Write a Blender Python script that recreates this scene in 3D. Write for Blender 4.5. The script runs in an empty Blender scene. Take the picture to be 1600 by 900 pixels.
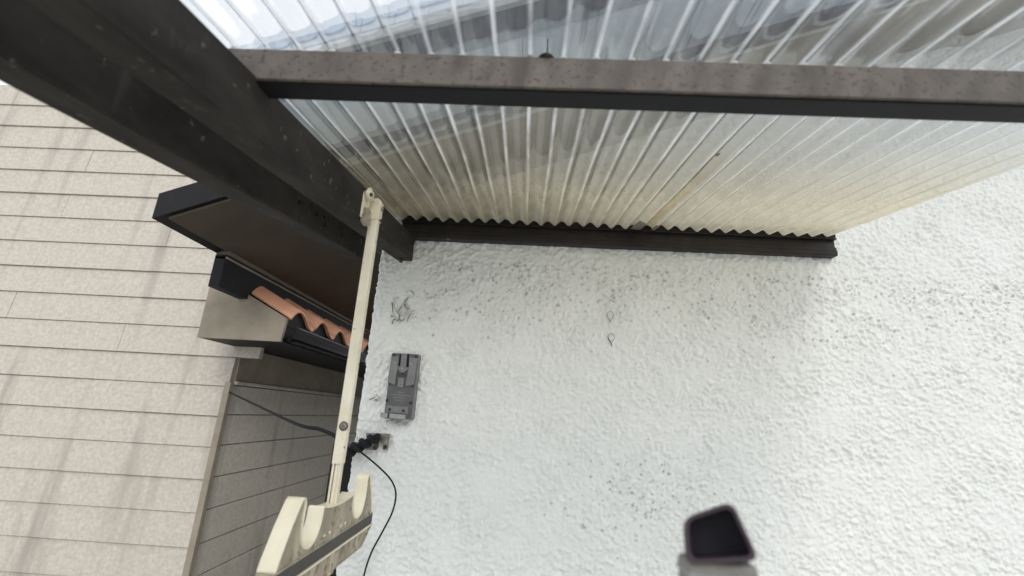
import bpy, bmesh, math, random
import numpy as np
from mathutils import Matrix, Vector
random.seed(7)
R = math.radians
S = bpy.context.scene
COL = S.collection

# ------------------------------------------------------------------ camera
F = 708.0                                   # focal length in pixels of the 1600 px wide picture
def nrm(v): v = np.array(v, float); return v/np.linalg.norm(v)
AY = nrm((15, 202, F)); AZ = nrm((140, -2490, F)); AZ = nrm(AZ-AY*(AZ@AY)); AX = np.cross(AY, AZ)
M = np.array([AX, AY, AZ])                  # world axes written in camera axes (right, down, forward)
EYE = np.array([0, 0, 1.55])
cam = bpy.data.cameras.new('camera'); cam.sensor_width = 36; cam.lens = 36*F/1600
cam.clip_start = 0.01; cam.clip_end = 500
co = bpy.data.objects.new('camera', cam); COL.objects.link(co)
mw = Matrix.Identity(4)
for i in range(3):
    mw[i][0] = M[i][0]; mw[i][1] = -M[i][1]; mw[i][2] = -M[i][2]; mw[i][3] = EYE[i]
co.matrix_world = mw
cam.dof.use_dof = True; cam.dof.focus_distance = 1.55; cam.dof.aperture_fstop = 2.8
S.camera = co

# ------------------------------------------------------------------ world, sun, exposure
W = bpy.data.worlds.new('World'); S.world = W; W.use_nodes = True
nt = W.node_tree; nt.nodes.clear()
def N(t, kind, **k):
    n = t.nodes.new(kind)
    for a, v in k.items(): setattr(n, a, v)
    return n
SUN_EL, SUN_ROT = R(34), R(165)
sky = N(nt, 'ShaderNodeTexSky', sky_type='NISHITA', sun_disc=False, sun_elevation=SUN_EL, sun_rotation=SUN_ROT)
tc = N(nt, 'ShaderNodeTexCoord'); no = N(nt, 'ShaderNodeTexNoise'); no.inputs['Scale'].default_value = 1.6; no.inputs['Detail'].default_value = 5
cr = N(nt, 'ShaderNodeValToRGB')
cr.color_ramp.elements[0].position = .3; cr.color_ramp.elements[0].color = (9.2, 9.5, 10.0, 1)
cr.color_ramp.elements[1].position = .7; cr.color_ramp.elements[1].color = (11.2, 11.3, 11.4, 1)
mx = N(nt, 'ShaderNodeMixRGB'); mx.inputs[0].default_value = .88
bg = N(nt, 'ShaderNodeBackground'); bg.inputs[1].default_value = .115
wo = N(nt, 'ShaderNodeOutputWorld')
nt.links.new(tc.outputs['Generated'], no.inputs['Vector']); nt.links.new(no.outputs[0], cr.inputs[0])
nt.links.new(sky.outputs[0], mx.inputs[1]); nt.links.new(cr.outputs[0], mx.inputs[2])
nt.links.new(mx.outputs[0], bg.inputs[0]); nt.links.new(bg.outputs[0], wo.inputs[0])
sl = bpy.data.lights.new('sun', 'SUN'); sl.energy = 1.0; sl.angle = R(16); sl.color = (1, .97, .92)
so = bpy.data.objects.new('sun', sl); COL.objects.link(so)
sd = Vector((math.sin(SUN_ROT)*math.cos(SUN_EL), math.cos(SUN_ROT)*math.cos(SUN_EL), math.sin(SUN_EL)))
so.rotation_euler = sd.to_track_quat('Z', 'Y').to_euler()
S.view_settings.view_transform = 'Standard'; S.view_settings.look = 'None'
S.view_settings.exposure = 0.24; S.view_settings.gamma = 1
S.cycles.transmission_bounces = 8; S.cycles.transparent_max_bounces = 12; S.cycles.max_bounces = 8
S.cycles.sample_clamp_indirect = 6

# ------------------------------------------------------------------ helpers
def ray(px, py): return M@np.array([px-800., py-450., F])
def at(px, py, ax, v):                      # the real point seen at a pixel, on the plane axis = v
    d = ray(px, py); t = (v-EYE[ax])/d[ax]; return Vector(EYE+t*d)

def material(name, c1, c2=None, scale=30, rough=.6, bump=.0, bscale=None, metal=0, spots=None, spotscale=80, spotlim=.62, stretch=(1, 1, 1), detail=6, spec=.5, streak=None):
    m = bpy.data.materials.new(name); m.use_nodes = True; t = m.node_tree; L = t.links.new
    b = t.nodes['Principled BSDF']; b.inputs['Roughness'].default_value = rough; b.inputs['Metallic'].default_value = metal
    b.inputs['Specular IOR Level'].default_value = spec
    c2 = c2 or tuple(x*.8 for x in c1)
    g = N(t, 'ShaderNodeNewGeometry'); mp = N(t, 'ShaderNodeMapping'); mp.inputs['Scale'].default_value = stretch
    L(g.outputs['Position'], mp.inputs['Vector'])
    n1 = N(t, 'ShaderNodeTexNoise'); n1.inputs['Scale'].default_value = scale; n1.inputs['Detail'].default_value = detail; n1.inputs['Roughness'].default_value = .65
    L(mp.outputs[0], n1.inputs['Vector'])
    r = N(t, 'ShaderNodeValToRGB'); r.color_ramp.elements[0].position = .35; r.color_ramp.elements[1].position = .65
    r.color_ramp.elements[0].color = (*c2, 1); r.color_ramp.elements[1].color = (*c1, 1)
    L(n1.outputs[0], r.inputs[0]); out = r.outputs[0]
    if spots:
        n2 = N(t, 'ShaderNodeTexNoise'); n2.inputs['Scale'].default_value = spotscale; n2.inputs['Detail'].default_value = 3
        L(g.outputs['Position'], n2.inputs['Vector'])
        r2 = N(t, 'ShaderNodeValToRGB'); r2.color_ramp.elements[0].position = spotlim; r2.color_ramp.elements[1].position = spotlim+.06
        L(n2.outputs[0], r2.inputs[0])
        mm = N(t, 'ShaderNodeMixRGB'); mm.inputs[2].default_value = (*spots, 1)
        L(r2.outputs[0], mm.inputs[0]); L(out, mm.inputs[1]); out = mm.outputs[0]
    if streak:
        mp3 = N(t, 'ShaderNodeMapping'); mp3.inputs['Scale'].default_value = streak[1]
        n3 = N(t, 'ShaderNodeTexNoise'); n3.inputs['Scale'].default_value = 1; n3.inputs['Detail'].default_value = 5
        L(g.outputs['Position'], mp3.inputs['Vector']); L(mp3.outputs[0], n3.inputs['Vector'])
        r3 = N(t, 'ShaderNodeValToRGB'); r3.color_ramp.elements[0].position = streak[2]; r3.color_ramp.elements[1].position = streak[2]+.18
        L(n3.outputs[0], r3.inputs[0])
        m3 = N(t, 'ShaderNodeMixRGB'); m3.inputs[2].default_value = (*streak[0], 1)
        L(r3.outputs[0], m3.inputs[0]); L(out, m3.inputs[1]); out = m3.outputs[0]
    L(out, b.inputs['Base Color'])
    if bump:
        nb = N(t, 'ShaderNodeTexNoise'); nb.inputs['Scale'].default_value = bscale or scale*4; nb.inputs['Detail'].default_value = 5
        L(mp.outputs[0], nb.inputs['Vector'])
        bp = N(t, 'ShaderNodeBump'); bp.inputs['Strength'].default_value = 1; bp.inputs['Distance'].default_value = bump
        L(nb.outputs[0], bp.inputs['Height']); L(bp.outputs[0], b.inputs['Normal'])
    return m

def finish(o, label=None, cat=None, group=None, kind=None):
    if label: o['label'] = label
    if cat: o['category'] = cat
    if group: o['group'] = group
    if kind: o['kind'] = kind
    return o
def thing(name, loc, label, cat, group=None):
    o = bpy.data.objects.new(name, None); COL.objects.link(o); o.location = loc; o.empty_display_size = .05
    return finish(o, label, cat, group)
def link(name, me, mat, parent=None, smooth=False):
    o = bpy.data.objects.new(name, me); COL.objects.link(o)
    if mat and not me.materials: me.materials.append(mat)
    if smooth:
        for p in me.polygons: p.use_smooth = True
    if parent:
        o.parent = parent
        o.matrix_parent_inverse = Matrix.Translation(-world_loc(parent))
    return o
def world_loc(o):
    return o.location.copy() if o.parent is None else o.matrix_parent_inverse@o.location + world_loc(o.parent)
def from_bm(name, bm, mat, parent=None, smooth=False):
    me = bpy.data.meshes.new(name); bmesh.ops.recalc_face_normals(bm, faces=bm.faces); bm.to_mesh(me); bm.free()
    return link(name, me, mat, parent, smooth)
def add_box(bm, a, b, bev=0, seg=1, mtx=None):
    x0, y0, z0 = a; x1, y1, z1 = b
    n = bmesh.new()
    r = bmesh.ops.create_cube(n, size=1)
    for v in n.verts: v.co = Vector(((x0+x1)/2+v.co.x*(x1-x0), (y0+y1)/2+v.co.y*(y1-y0), (z0+z1)/2+v.co.z*(z1-z0)))
    if bev: bmesh.ops.bevel(n, geom=n.edges[:], offset=bev, segments=seg, affect='EDGES', profile=.5)
    if mtx: bmesh.ops.transform(n, matrix=mtx, verts=n.verts)
    tmp = bpy.data.meshes.new('tmp'); n.to_mesh(tmp); n.free(); bm.from_mesh(tmp); bpy.data.meshes.remove(tmp)
def box(name, a, b, mat, parent=None, bev=0, seg=2, mtx=None):
    bm = bmesh.new(); add_box(bm, a, b, bev, seg, mtx); return from_bm(name, bm, mat, parent)
def sweep(bm, pts, r, n=10, closed=False, flat=1.0, up=None):
    pts = [Vector(p) for p in pts]; k = len(pts); rings = []
    rr = r if isinstance(r, (list, tuple)) else [r]*k
    prev = None
    for i, p in enumerate(pts):
        a = pts[(i-1) % k] if (closed or i > 0) else p; b = pts[(i+1) % k] if (closed or i < k-1) else p
        t = (b-a).normalized()
        if prev is None:
            u = (up or Vector((0, 0, 1))); u = u-t*u.dot(t)
            if u.length < .1: u = Vector((1, 0, 0))-t*t.x
        else: u = prev-t*prev.dot(t)
        u.normalize(); prev = u; w = t.cross(u)
        rings.append([bm.verts.new(p+u*rr[i]*math.cos(2*math.pi*j/n)+w*rr[i]*flat*math.sin(2*math.pi*j/n)) for j in range(n)])
    for i in range(k if closed else k-1):
        A, B = rings[i], rings[(i+1) % k]
        for j in range(n): bm.faces.new((A[j], A[(j+1) % n], B[(j+1) % n], B[j]))
    if not closed: bm.faces.new(rings[0][::-1]); bm.faces.new(rings[-1])
def tube(name, pts, r, mat, parent=None, n=10, **k):
    bm = bmesh.new(); sweep(bm, pts, r, n, **k); return from_bm(name, bm, mat, parent, True)
def spline(P, n=8):
    P = [Vector(p) for p in P]; out = []
    for i in range(len(P)-1):
        a = P[max(i-1, 0)]; b = P[i]; c = P[i+1]; d = P[min(i+2, len(P)-1)]
        for j in range(n):
            t = j/n
            out.append(.5*((2*b)+(c-a)*t+(2*a-5*b+4*c-d)*t*t+(3*b-a-3*c+d)*t**3))
    return out+[P[-1]]
def plate_mesh(name, outline, holes, thick, bev=0, bseg=2):
    """outline and holes in (u,v); extruded +-thick/2 in w, with real holes"""
    c = bpy.data.curves.new('c', 'CURVE'); c.dimensions = '2D'; c.fill_mode = 'BOTH'
    c.extrude = max(thick/2-bev, 1e-5); c.bevel_depth = bev; c.bevel_resolution = bseg; c.offset = -bev
    for L in [outline]+list(holes):
        s = c.splines.new('POLY'); s.points.add(len(L)-1)
        for p, q in zip(s.points, L): p.co = (q[0], q[1], 0, 1)
        s.use_cyclic_u = True
    o = bpy.data.objects.new('c', c); COL.objects.link(o)
    dg = bpy.context.evaluated_depsgraph_get(); me = bpy.data.meshes.new_from_object(o.evaluated_get(dg))
    me.name = name; bpy.data.objects.remove(o); bpy.data.curves.remove(c); me.materials.clear(); return me
UVW = {'XZ': Matrix(((1, 0, 0, 0), (0, 0, -1, 0), (0, 1, 0, 0), (0, 0, 0, 1))),      # u->X v->Z w->-Y (faces the camera)
       'YZ': Matrix(((0, 0, 1, 0), (1, 0, 0, 0), (0, 1, 0, 0), (0, 0, 0, 1)))}      # u->Y v->Z w->X
def plate(name, outline, holes, thick, axes, depth, mat, parent=None, bev=0, smooth=False):
    me = plate_mesh(name, outline, holes, thick, bev)
    T = UVW[axes]; me.transform(T)
    me.transform(Matrix.Translation((0, depth, 0)) if axes == 'XZ' else Matrix.Translation((depth, 0, 0)))
    return link(name, me, mat, parent, smooth)
def disc(cx, cy, r, n=16, ry=None): return [(cx+r*math.cos(2*math.pi*i/n), cy+(ry or r)*math.sin(2*math.pi*i/n)) for i in range(n)]
def rrect(x0, y0, x1, y1, r, n=5):
    o = []
    for cx, cy, a in ((x1-r, y1-r, 0), (x0+r, y1-r, 90), (x0+r, y0+r, 180), (x1-r, y0+r, 270)):
        for i in range(n+1): o.append((cx+r*math.cos(R(a+90*i/n)), cy+r*math.sin(R(a+90*i/n))))
    return o
def screw(name, p, axis, r, h, mat, parent, slot=True):
    """domed screw head with a cross recess, axis = outward direction"""
    bm = bmesh.new(); prof = [(1, 0), (1, .35), (.85, .75), (.5, 1), (.3, 1.02)]; n = 14; rings = []
    for a, b in prof: rings.append([bm.verts.new((a*r*math.cos(2*math.pi*j/n), a*r*math.sin(2*math.pi*j/n), b*h)) for j in range(n)])
    rings.append([bm.verts.new((.22*r*math.cos(2*math.pi*j/n), .22*r*math.sin(2*math.pi*j/n), .35*h)) for j in range(n)])
    for i in range(len(rings)-1):
        for j in range(n): bm.faces.new((rings[i][j], rings[i][(j+1) % n], rings[i+1][(j+1) % n], rings[i+1][j]))
    bm.faces.new(rings[-1]); bm.faces.new(rings[0][::-1])
    q = Vector(axis).to_track_quat('Z', 'Y').to_matrix().to_4x4(); bm.transform(Matrix.Translation(p)@q)
    return from_bm(name, bm, mat, parent, True)

# ------------------------------------------------------------------ materials
wallM = material('stucco', (.745, .76, .735), (.71, .725, .70), 9, .85, .0022, 130, spec=.25)
t = wallM.node_tree; b = t.nodes['Principled BSDF']                       # dirt in the pin holes, and crevice shade put into the colour
at_n = N(t, 'ShaderNodeAttribute', attribute_name='grime_and_shade'); old = b.inputs['Base Color'].links[0].from_socket
mg = N(t, 'ShaderNodeMixRGB'); mg.inputs[2].default_value = (.16, .16, .14, 1)
t.links.new(at_n.outputs['Fac'], mg.inputs[0]); t.links.new(old, mg.inputs[1]); t.links.new(mg.outputs[0], b.inputs['Base Color'])
bronze = material('bronze_aluminium', (.155, .128, .106), (.095, .080, .066), 14, .6, .0002, 200, spots=(.080, .062, .052), spotscale=120, spotlim=.565, streak=((.085, .066, .055), (22, 4, 9), .52))
railM = material('rail_aluminium', (.024, .018, .016), (.012, .010, .010), 14, .45, spec=.3)
blackM = material('black_paint', (.009, .009, .011), (.005, .005, .006), 20, .6, spec=.25)
timber = material('dark_timber', (.040, .034, .029), (.014, .012, .011), 14, .75, spec=.25, bump=.0006, bscale=90, spots=(.12, .11, .10), spotscale=46, spotlim=.68, stretch=(1, .35, 1), streak=((.075, .07, .062), (50, 24, 5), .63))
cream = material('cream_enamel', (.78, .73, .58), (.68, .62, .47), 12, .42, .0002, 120, spots=(.33, .27, .18), spotscale=70, spotlim=.66)
plasticC = material('cream_plastic', (.80, .74, .57), (.74, .67, .50), 10, .38)
dirtyC = material('weathered_plastic', (.44, .39, .29), (.25, .215, .16), 26, .65, .0003, 160, spots=(.16, .135, .10), spotscale=70, spotlim=.6, stretch=(1, 1, .35))
stripM = material('dark_strip', (.070, .064, .054), (.05, .046, .04), 25, .6, spec=.3)
greyP = material('grey_plastic', (.185, .187, .19), (.14, .142, .146), 18, .55, .0002, 200)
greyB = material('shaded_grey_plastic', (.10, .10, .10), (.07, .07, .07), 30, .6, .0002, 200)  # same plastic coloured darker, so the face behind the wings looks shaded
greyL = material('pale_grey_plastic', (.30, .31, .32), (.22, .23, .24), 30, .5)
screwD = material('rusty_screw', (.07, .06, .05), (.03, .026, .022), 80, .6, metal=.3)
steel = material('dull_steel', (.30, .28, .26), (.16, .145, .13), 60, .45, .0002, 300, metal=.5, spots=(.11, .07, .05), spotscale=55, spotlim=.62)
rust = material('rust', (.11, .07, .05), (.06, .045, .036), 90, .8, .0004, 200)
rubber = material('black_rubber', (.014, .015, .017), (.008, .009, .010), 60, .7, spec=.2)
soffB = material('brown_soffit', (.068, .053, .036), (.052, .040, .026), 4, .7, .0003, 60)
trimM = material('grey_trim', (.14, .115, .09), (.11, .09, .07), 10, .6)
sidM = material('siding', (.56, .515, .45), (.43, .395, .345), 50, .85, .0012, 180, streak=((.34, .31, .27), (7, 7, .7), .55))
friM = material('frieze', (.30, .26, .20), (.22, .19, .145), 6, .75, .0003, 60)
tileM = material('terracotta', (.86, .46, .29), (.72, .34, .19), 9, .7, .0008, 70)
soffA = material('grey_soffit', (.30, .28, .245), (.23, .215, .19), 7, .8)
slateM = material('blue_grey_board', (.54, .63, .74), (.38, .46, .56), 9, .75)
darkS = material('dark_flashing', (.075, .095, .135), (.04, .052, .08), 12, .6)
vergeM = material('verge_metal', (.62, .65, .68), (.55, .58, .61), 10, .5)
plum = material('plum_plastic', (.045, .026, .036), (.035, .02, .028), 15, .45)
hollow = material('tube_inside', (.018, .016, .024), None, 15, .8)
postM = material('grey_post', (.26, .25, .22), (.19, .18, .16), 30, .6)
puttyM = material('putty', (.62, .61, .58), (.48, .47, .44), 90, .8, .0006, 300)
grimeM = material('grime_and_shade', (.10, .095, .088), (.06, .056, .05), 120, .9)
markM = material('painted_wire', (.40, .40, .38), (.30, .30, .28), 90, .7)
groundM = material('concrete', (.50, .50, .48), (.40, .40, .38), 1.2, .9, .002, 60)
glintM = material('white_glint', (.72, .72, .70), (.66, .66, .64), 3, .9, .001, 120)

# corrugated sheet: weathered clear polycarbonate
sheetM = bpy.data.materials.new('polycarbonate'); sheetM.use_nodes = True; t = sheetM.node_tree; t.nodes.clear(); L = t.links.new
out = N(t, 'ShaderNodeOutputMaterial'); g = N(t, 'ShaderNodeNewGeometry')
sx = N(t, 'ShaderNodeSeparateXYZ'); L(g.outputs['Position'], sx.inputs[0])
def mapnoise(stretch, detail, lo, hi):
    mp = N(t, 'ShaderNodeMapping'); mp.inputs['Scale'].default_value = stretch; L(g.outputs['Position'], mp.inputs['Vector'])
    n = N(t, 'ShaderNodeTexNoise'); n.inputs['Scale'].default_value = 1; n.inputs['Detail'].default_value = detail; L(mp.outputs[0], n.inputs['Vector'])
    r = N(t, 'ShaderNodeMapRange'); r.inputs[1].default_value = lo; r.inputs[2].default_value = hi; L(n.outputs[0], r.inputs[0]); return r.outputs[0]
def mth(op, a, b=None, clamp=False):
    m = N(t, 'ShaderNodeMath', operation=op, use_clamp=clamp)
    for i, v in enumerate((a, b)):
        if v is None: continue
        if hasattr(v, 'links'): L(v, m.inputs[i])
        else: m.inputs[i].default_value = v
    return m.outputs[0]
streaks = mapnoise((150, 3, 3), 6, .42, .68)
blot = mapnoise((30, 12, 12), 8, .40, .70)
fine = mapnoise((420, 420, 420), 3, .55, .75)
agey = N(t, 'ShaderNodeMapRange'); agey.inputs[1].default_value = .70; agey.inputs[2].default_value = 1.15; L(sx.outputs['Y'], agey.inputs[0])  # rain washes the open front half clean
dirt = mth('ADD', mth('MULTIPLY', streaks, .07), mth('ADD', mth('MULTIPLY', blot, .07), mth('MULTIPLY', fine, .10)))
bright_silt = N(t, 'ShaderNodeMapRange'); bright_silt.inputs[1].default_value = 1.05; bright_silt.inputs[2].default_value = 1.5; L(mth('ADD', sx.outputs['Y'], mth('MULTIPLY', blot, .12)), bright_silt.inputs[0])  # dust towards the wall, made milkier to brighten the sheet there
base = mth('ADD', mth('ADD', mth('MULTIPLY', agey.outputs[0], .02), .045), mth('MULTIPLY', bright_silt.outputs[0], .74))
milky = mth('ADD', base, dirt, True)
att = N(t, 'ShaderNodeAttribute', attribute_name='valley')                 # silt in the valleys, whitened to stand in for their highlights
milky = mth('ADD', milky, mth('MULTIPLY', att.outputs['Fac'], mth('ADD', mth('MULTIPLY', mapnoise((26, 9, 9), 5, .35, .65), .55), .25)), True)
col = N(t, 'ShaderNodeMixRGB'); L(agey.outputs[0], col.inputs[0]); col.inputs[1].default_value = (.80, .83, .85, 1); col.inputs[2].default_value = (.93, .87, .70, 1)
rf = N(t, 'ShaderNodeBsdfRefraction'); rf.inputs['IOR'].default_value = 1.03; rf.inputs['Roughness'].default_value = .015
rfc = N(t, 'ShaderNodeMixRGB'); L(agey.outputs[0], rfc.inputs[0]); rfc.inputs[1].default_value = (.94, .96, .98, 1); rfc.inputs[2].default_value = (.90, .82, .66, 1)
L(rfc.outputs[0], rf.inputs['Color'])
tp = N(t, 'ShaderNodeBsdfTransparent'); L(rfc.outputs[0], tp.inputs['Color'])
thru = N(t, 'ShaderNodeMixShader'); thru.inputs[0].default_value = .45; L(rf.outputs[0], thru.inputs[1]); L(tp.outputs[0], thru.inputs[2])
tl = N(t, 'ShaderNodeBsdfTranslucent'); L(col.outputs[0], tl.inputs['Color'])
df = N(t, 'ShaderNodeBsdfDiffuse'); L(col.outputs[0], df.inputs['Color'])
gl = N(t, 'ShaderNodeBsdfGlossy'); gl.inputs['Roughness'].default_value = .18
ms = N(t, 'ShaderNodeMixShader'); ms.inputs[0].default_value = .25; L(tl.outputs[0], ms.inputs[1]); L(df.outputs[0], ms.inputs[2])
m2 = N(t, 'ShaderNodeMixShader'); L(milky, m2.inputs[0]); L(thru.outputs[0], m2.inputs[1]); L(ms.outputs[0], m2.inputs[2])
fr = N(t, 'ShaderNodeFresnel'); fr.inputs[0].default_value = 1.45
m3 = N(t, 'ShaderNodeMixShader'); L(mth('MULTIPLY', fr.outputs[0], .25), m3.inputs[0]); L(m2.outputs[0], m3.inputs[1]); L(gl.outputs[0], m3.inputs[2])
bpn = N(t, 'ShaderNodeTexNoise'); bpn.inputs['Scale'].default_value = 90; bpn.inputs['Detail'].default_value = 4; L(g.outputs['Position'], bpn.inputs['Vector'])
bp = N(t, 'ShaderNodeBump'); bp.inputs['Distance'].default_value = .0006; L(bpn.outputs[0], bp.inputs['Height']); L(bp.outputs[0], rf.inputs['Normal']); L(bp.outputs[0], gl.inputs['Normal'])
spk = mapnoise((260, 150, 150), 2, .66, .70)                              # algae specks where the dust lies
alg = N(t, 'ShaderNodeBsdfDiffuse'); alg.inputs['Color'].default_value = (.10, .085, .055, 1)
m4 = N(t, 'ShaderNodeMixShader'); L(mth('MULTIPLY', spk, mth('MULTIPLY', bright_silt.outputs[0], .75)), m4.inputs[0]); L(m3.outputs[0], m4.inputs[1]); L(alg.outputs[0], m4.inputs[2])
L(m4.outputs[0], out.inputs['Surface'])

# ------------------------------------------------------------------ the setting
bm = bmesh.new(); bmesh.ops.create_grid(bm, x_segments=4, y_segments=4, size=150); finish(from_bm('ground', bm, groundM), kind='structure')

WX0, WX1, WY = -.5238, 2.6, 1.5
house = thing('white_house', (0, 1.5, 0), 'white house with rough sprayed stucco wall under the corrugated canopy', 'house')
# stucco field: band limited noise lifted out as real relief
rs = np.random.RandomState(3)
zlo, zhi, st = 1.0, 3.05, .0035
nx = int((WX1-WX0)/st)+1; nz = int((zhi-zlo)/st)+1
def band(lo, hi, ax=1.0, az=1.0):
    f = np.fft.rfft2(rs.randn(1024, 1024)); kx = np.fft.rfftfreq(1024, st)/ax*1.0; kz = np.fft.fftfreq(1024, st)/az
    k = np.hypot(kx[None, :], kz[:, None])+1e-9
    f *= np.exp(-(np.log(k*math.sqrt(lo*hi))/math.log(hi/lo)*2)**2)/k**.5
    a = np.fft.irfft2(f, s=(1024, 1024))[:nz, :nx]; return a/a.std()
def splat(sig, dens):                                                       # sprayed droplets: random blobs of one size
    f = np.zeros((1024, 1024)); n_ = int(1024*1024*st*st*dens)
    np.add.at(f, (rs.randint(0, 1024, n_), rs.randint(0, 1024, n_)), rs.uniform(.3, 1, n_)**2)
    kx = np.fft.rfftfreq(1024, st); kz = np.fft.fftfreq(1024, st); k2 = kx[None, :]**2+kz[:, None]**2
    a = np.fft.irfft2(np.fft.rfft2(f)*np.exp(-2*(math.pi*sig)**2*k2), s=(1024, 1024))[:nz, :nx]; a -= a.mean(); return a/a.std()
Cc = band(.12, .35)
A = splat(.0031, 14000); B = splat(.0022, 34000); D = splat(.0085, 1500)
h = np.tanh((A*.8+B*.5+D*.35)*.75)*1.25
amp = np.clip(.9+.16*Cc, .4, 1.3)
xs = np.linspace(WX0, WX1, nx); zs = np.linspace(zlo, zhi, nz); XX, ZZ = np.meshgrid(xs, zs)
def soft(cx, cz, rx, rz): return np.exp(-((XX-cx)/rx)**2-((ZZ-cz)/rz)**2)
amp *= 1-.65*soft(-.40, 1.99, .07, .07)-.4*soft(.33, 1.86, .12, .05)-.3*soft(-.05, 1.3, .2, .15)
disp = h*amp*.0037
grime_and_shade = np.clip((-h-.75)*.40, 0, .20)*np.clip(.5+.12*Cc+.5*rs.rand(nz, nx), 0, 1)  # shade in the relief's crevices, put into the colour
for k in range(1300):                                                     # pin holes, thickest below the rail
    if k < 1180: cx = rs.uniform(-.36, WX1); cz = 2.07-abs(rs.normal(0, .12)); r = rs.uniform(.0016, .0036)
    else: cx = rs.normal(.38, .12); cz = rs.normal(1.33, .06); r = rs.uniform(.0016, .003)
    if not (WX0+.02 < cx < WX1-.01 and 1.02 < cz < 2.12): continue
    i0 = int((cx-WX0)/st); j0 = int((cz-zlo)/st); s = slice(max(j0-5, 0), j0+6), slice(max(i0-5, 0), i0+6)
    d2 = (XX[s]-cx)**2+(ZZ[s]-cz)**2
    disp[s] += -.0022*np.exp(-d2/r**2)+.0009*np.exp(-((np.sqrt(d2)-1.6*r)/(.6*r))**2)
    grime_and_shade[s] = np.maximum(grime_and_shade[s], rs.uniform(.3, .95)*np.exp(-d2/(1.2*r)**2))
YY = WY-disp
XX2 = XX.copy(); XX2[:, 0] += disp[:, 3]*.5; XX2[:, 1] += disp[:, 3]*.2; YY[:, 0] += .004; YY[:, 1] += .001
verts = np.stack([XX2, YY, ZZ], -1).reshape(-1, 3)
idx = np.arange(nx*nz).reshape(nz, nx)
faces = np.stack([idx[:-1, :-1], idx[:-1, 1:], idx[1:, 1:], idx[1:, :-1]], -1).reshape(-1, 4)
zc = ZZ.ravel()[faces].max(1); xc = XX.ravel()[faces].min(1); faces = faces[zc < 2.441+.378*xc+.012]
# return of the corner along the side wall
nsd = int((2.245-zlo)/st)
side = np.stack([XX2[:, 0], np.full(nz, WY+.03), ZZ[:, 0]], -1); n0 = nx*nz
verts = np.vstack([verts, side]); sf = np.stack([n0+np.arange(nz-1), idx[:-1, 0], idx[1:, 0], n0+np.arange(1, nz)], -1)[:nsd]
faces = np.vstack([faces, sf])
me = bpy.data.meshes.new('stucco_wall'); me.vertices.add(len(verts)); me.vertices.foreach_set('co', verts.ravel())
me.loops.add(faces.size); me.loops.foreach_set('vertex_index', faces.ravel().astype(np.int32))
me.polygons.add(len(faces)); me.polygons.foreach_set('loop_start', np.arange(0, faces.size, 4, dtype=np.int32)); me.polygons.foreach_set('loop_total', np.full(len(faces), 4, np.int32))
me.polygons.foreach_set('use_smooth', np.ones(len(faces), bool)); me.update(calc_edges=True)
ga = me.attributes.new('grime_and_shade', 'FLOAT', 'POINT'); ga.data.foreach_set('value', np.concatenate([grime_and_shade.ravel(), np.zeros(nz)]).astype(np.float32))
link('stucco_wall', me, wallM, house)
# the rest of the wall body: below, the gable above the canopy, and the side
RZ = lambda x: 2.441+.378*x                                              # rake line of the gable
bm = bmesh.new()
def prism(bm, quad, y0, y1):
    a = [bm.verts.new((x, y0, z)) for x, z in quad]; b_ = [bm.verts.new((x, y1, z)) for x, z in quad]; n = len(quad)
    bm.faces.new(a); bm.faces.new(b_[::-1])
    for i in range(n): bm.faces.new((a[i], b_[i], b_[(i+1) % n], a[(i+1) % n]))
prism(bm, [(WX0, 0), (WX1, 0), (WX1, .999), (WX0, .999)], WY, 7)
prism(bm, [(WX0+.004, .999), (WX1-.001, .999), (WX1-.001, RZ(WX1)+.01), (WX0+.004, RZ(WX0)+.01)], WY+.028, 7)
from_bm('house_body', bm, wallM, house)
def rake(name, y0, y1, dz0, dz1, x0, x1, mat, parent=house, bev=0):
    bm = bmesh.new(); q = [(x0, RZ(x0)+dz0), (x1, RZ(x1)+dz0), (x1, RZ(x1)+dz1), (x0, RZ(x0)+dz1)]; prism(bm, q, y0, y1); return from_bm(name, bm, mat, parent)
RX0, RX1 = -.66, 2.9
rake('inner_soffit_board', 1.168, 1.53, 0, .018, RX0, RX1, soffA)
rake('soffit_joint_strip', 1.160, 1.172, -.006, -.001, RX0, RX1, vergeM)
rake('dark_flashing', 1.086, 1.160, .010, .03, RX0, RX1, darkS)
x = RX0; k = 0
while x < RX1:                                                            # outer boards in short lengths
    o = rake('outer_soffit_board', .886, 1.085, .002*(k % 2), .018, x+.0015, min(x+.155, RX1)-.0015, slateM); x += .155; k += 1
rake('drip_gap', .788, .885, .006, .03, RX0, RX1, darkS)
rake('verge_trim', .774, .787, -.006, .020, RX0, RX1, vergeM)
rake('roof_deck', .78, 7.2, .0315, .05, RX0, RX1, darkS)
x = RX0; k = 0
while x < RX1:
    rake('verge_slate', .770+random.uniform(-.002, .002), .79, .021, .054+.003*(k % 2), x+.001, min(x+.07, RX1)-.001, slateM); x += .07; k += 1

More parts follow.
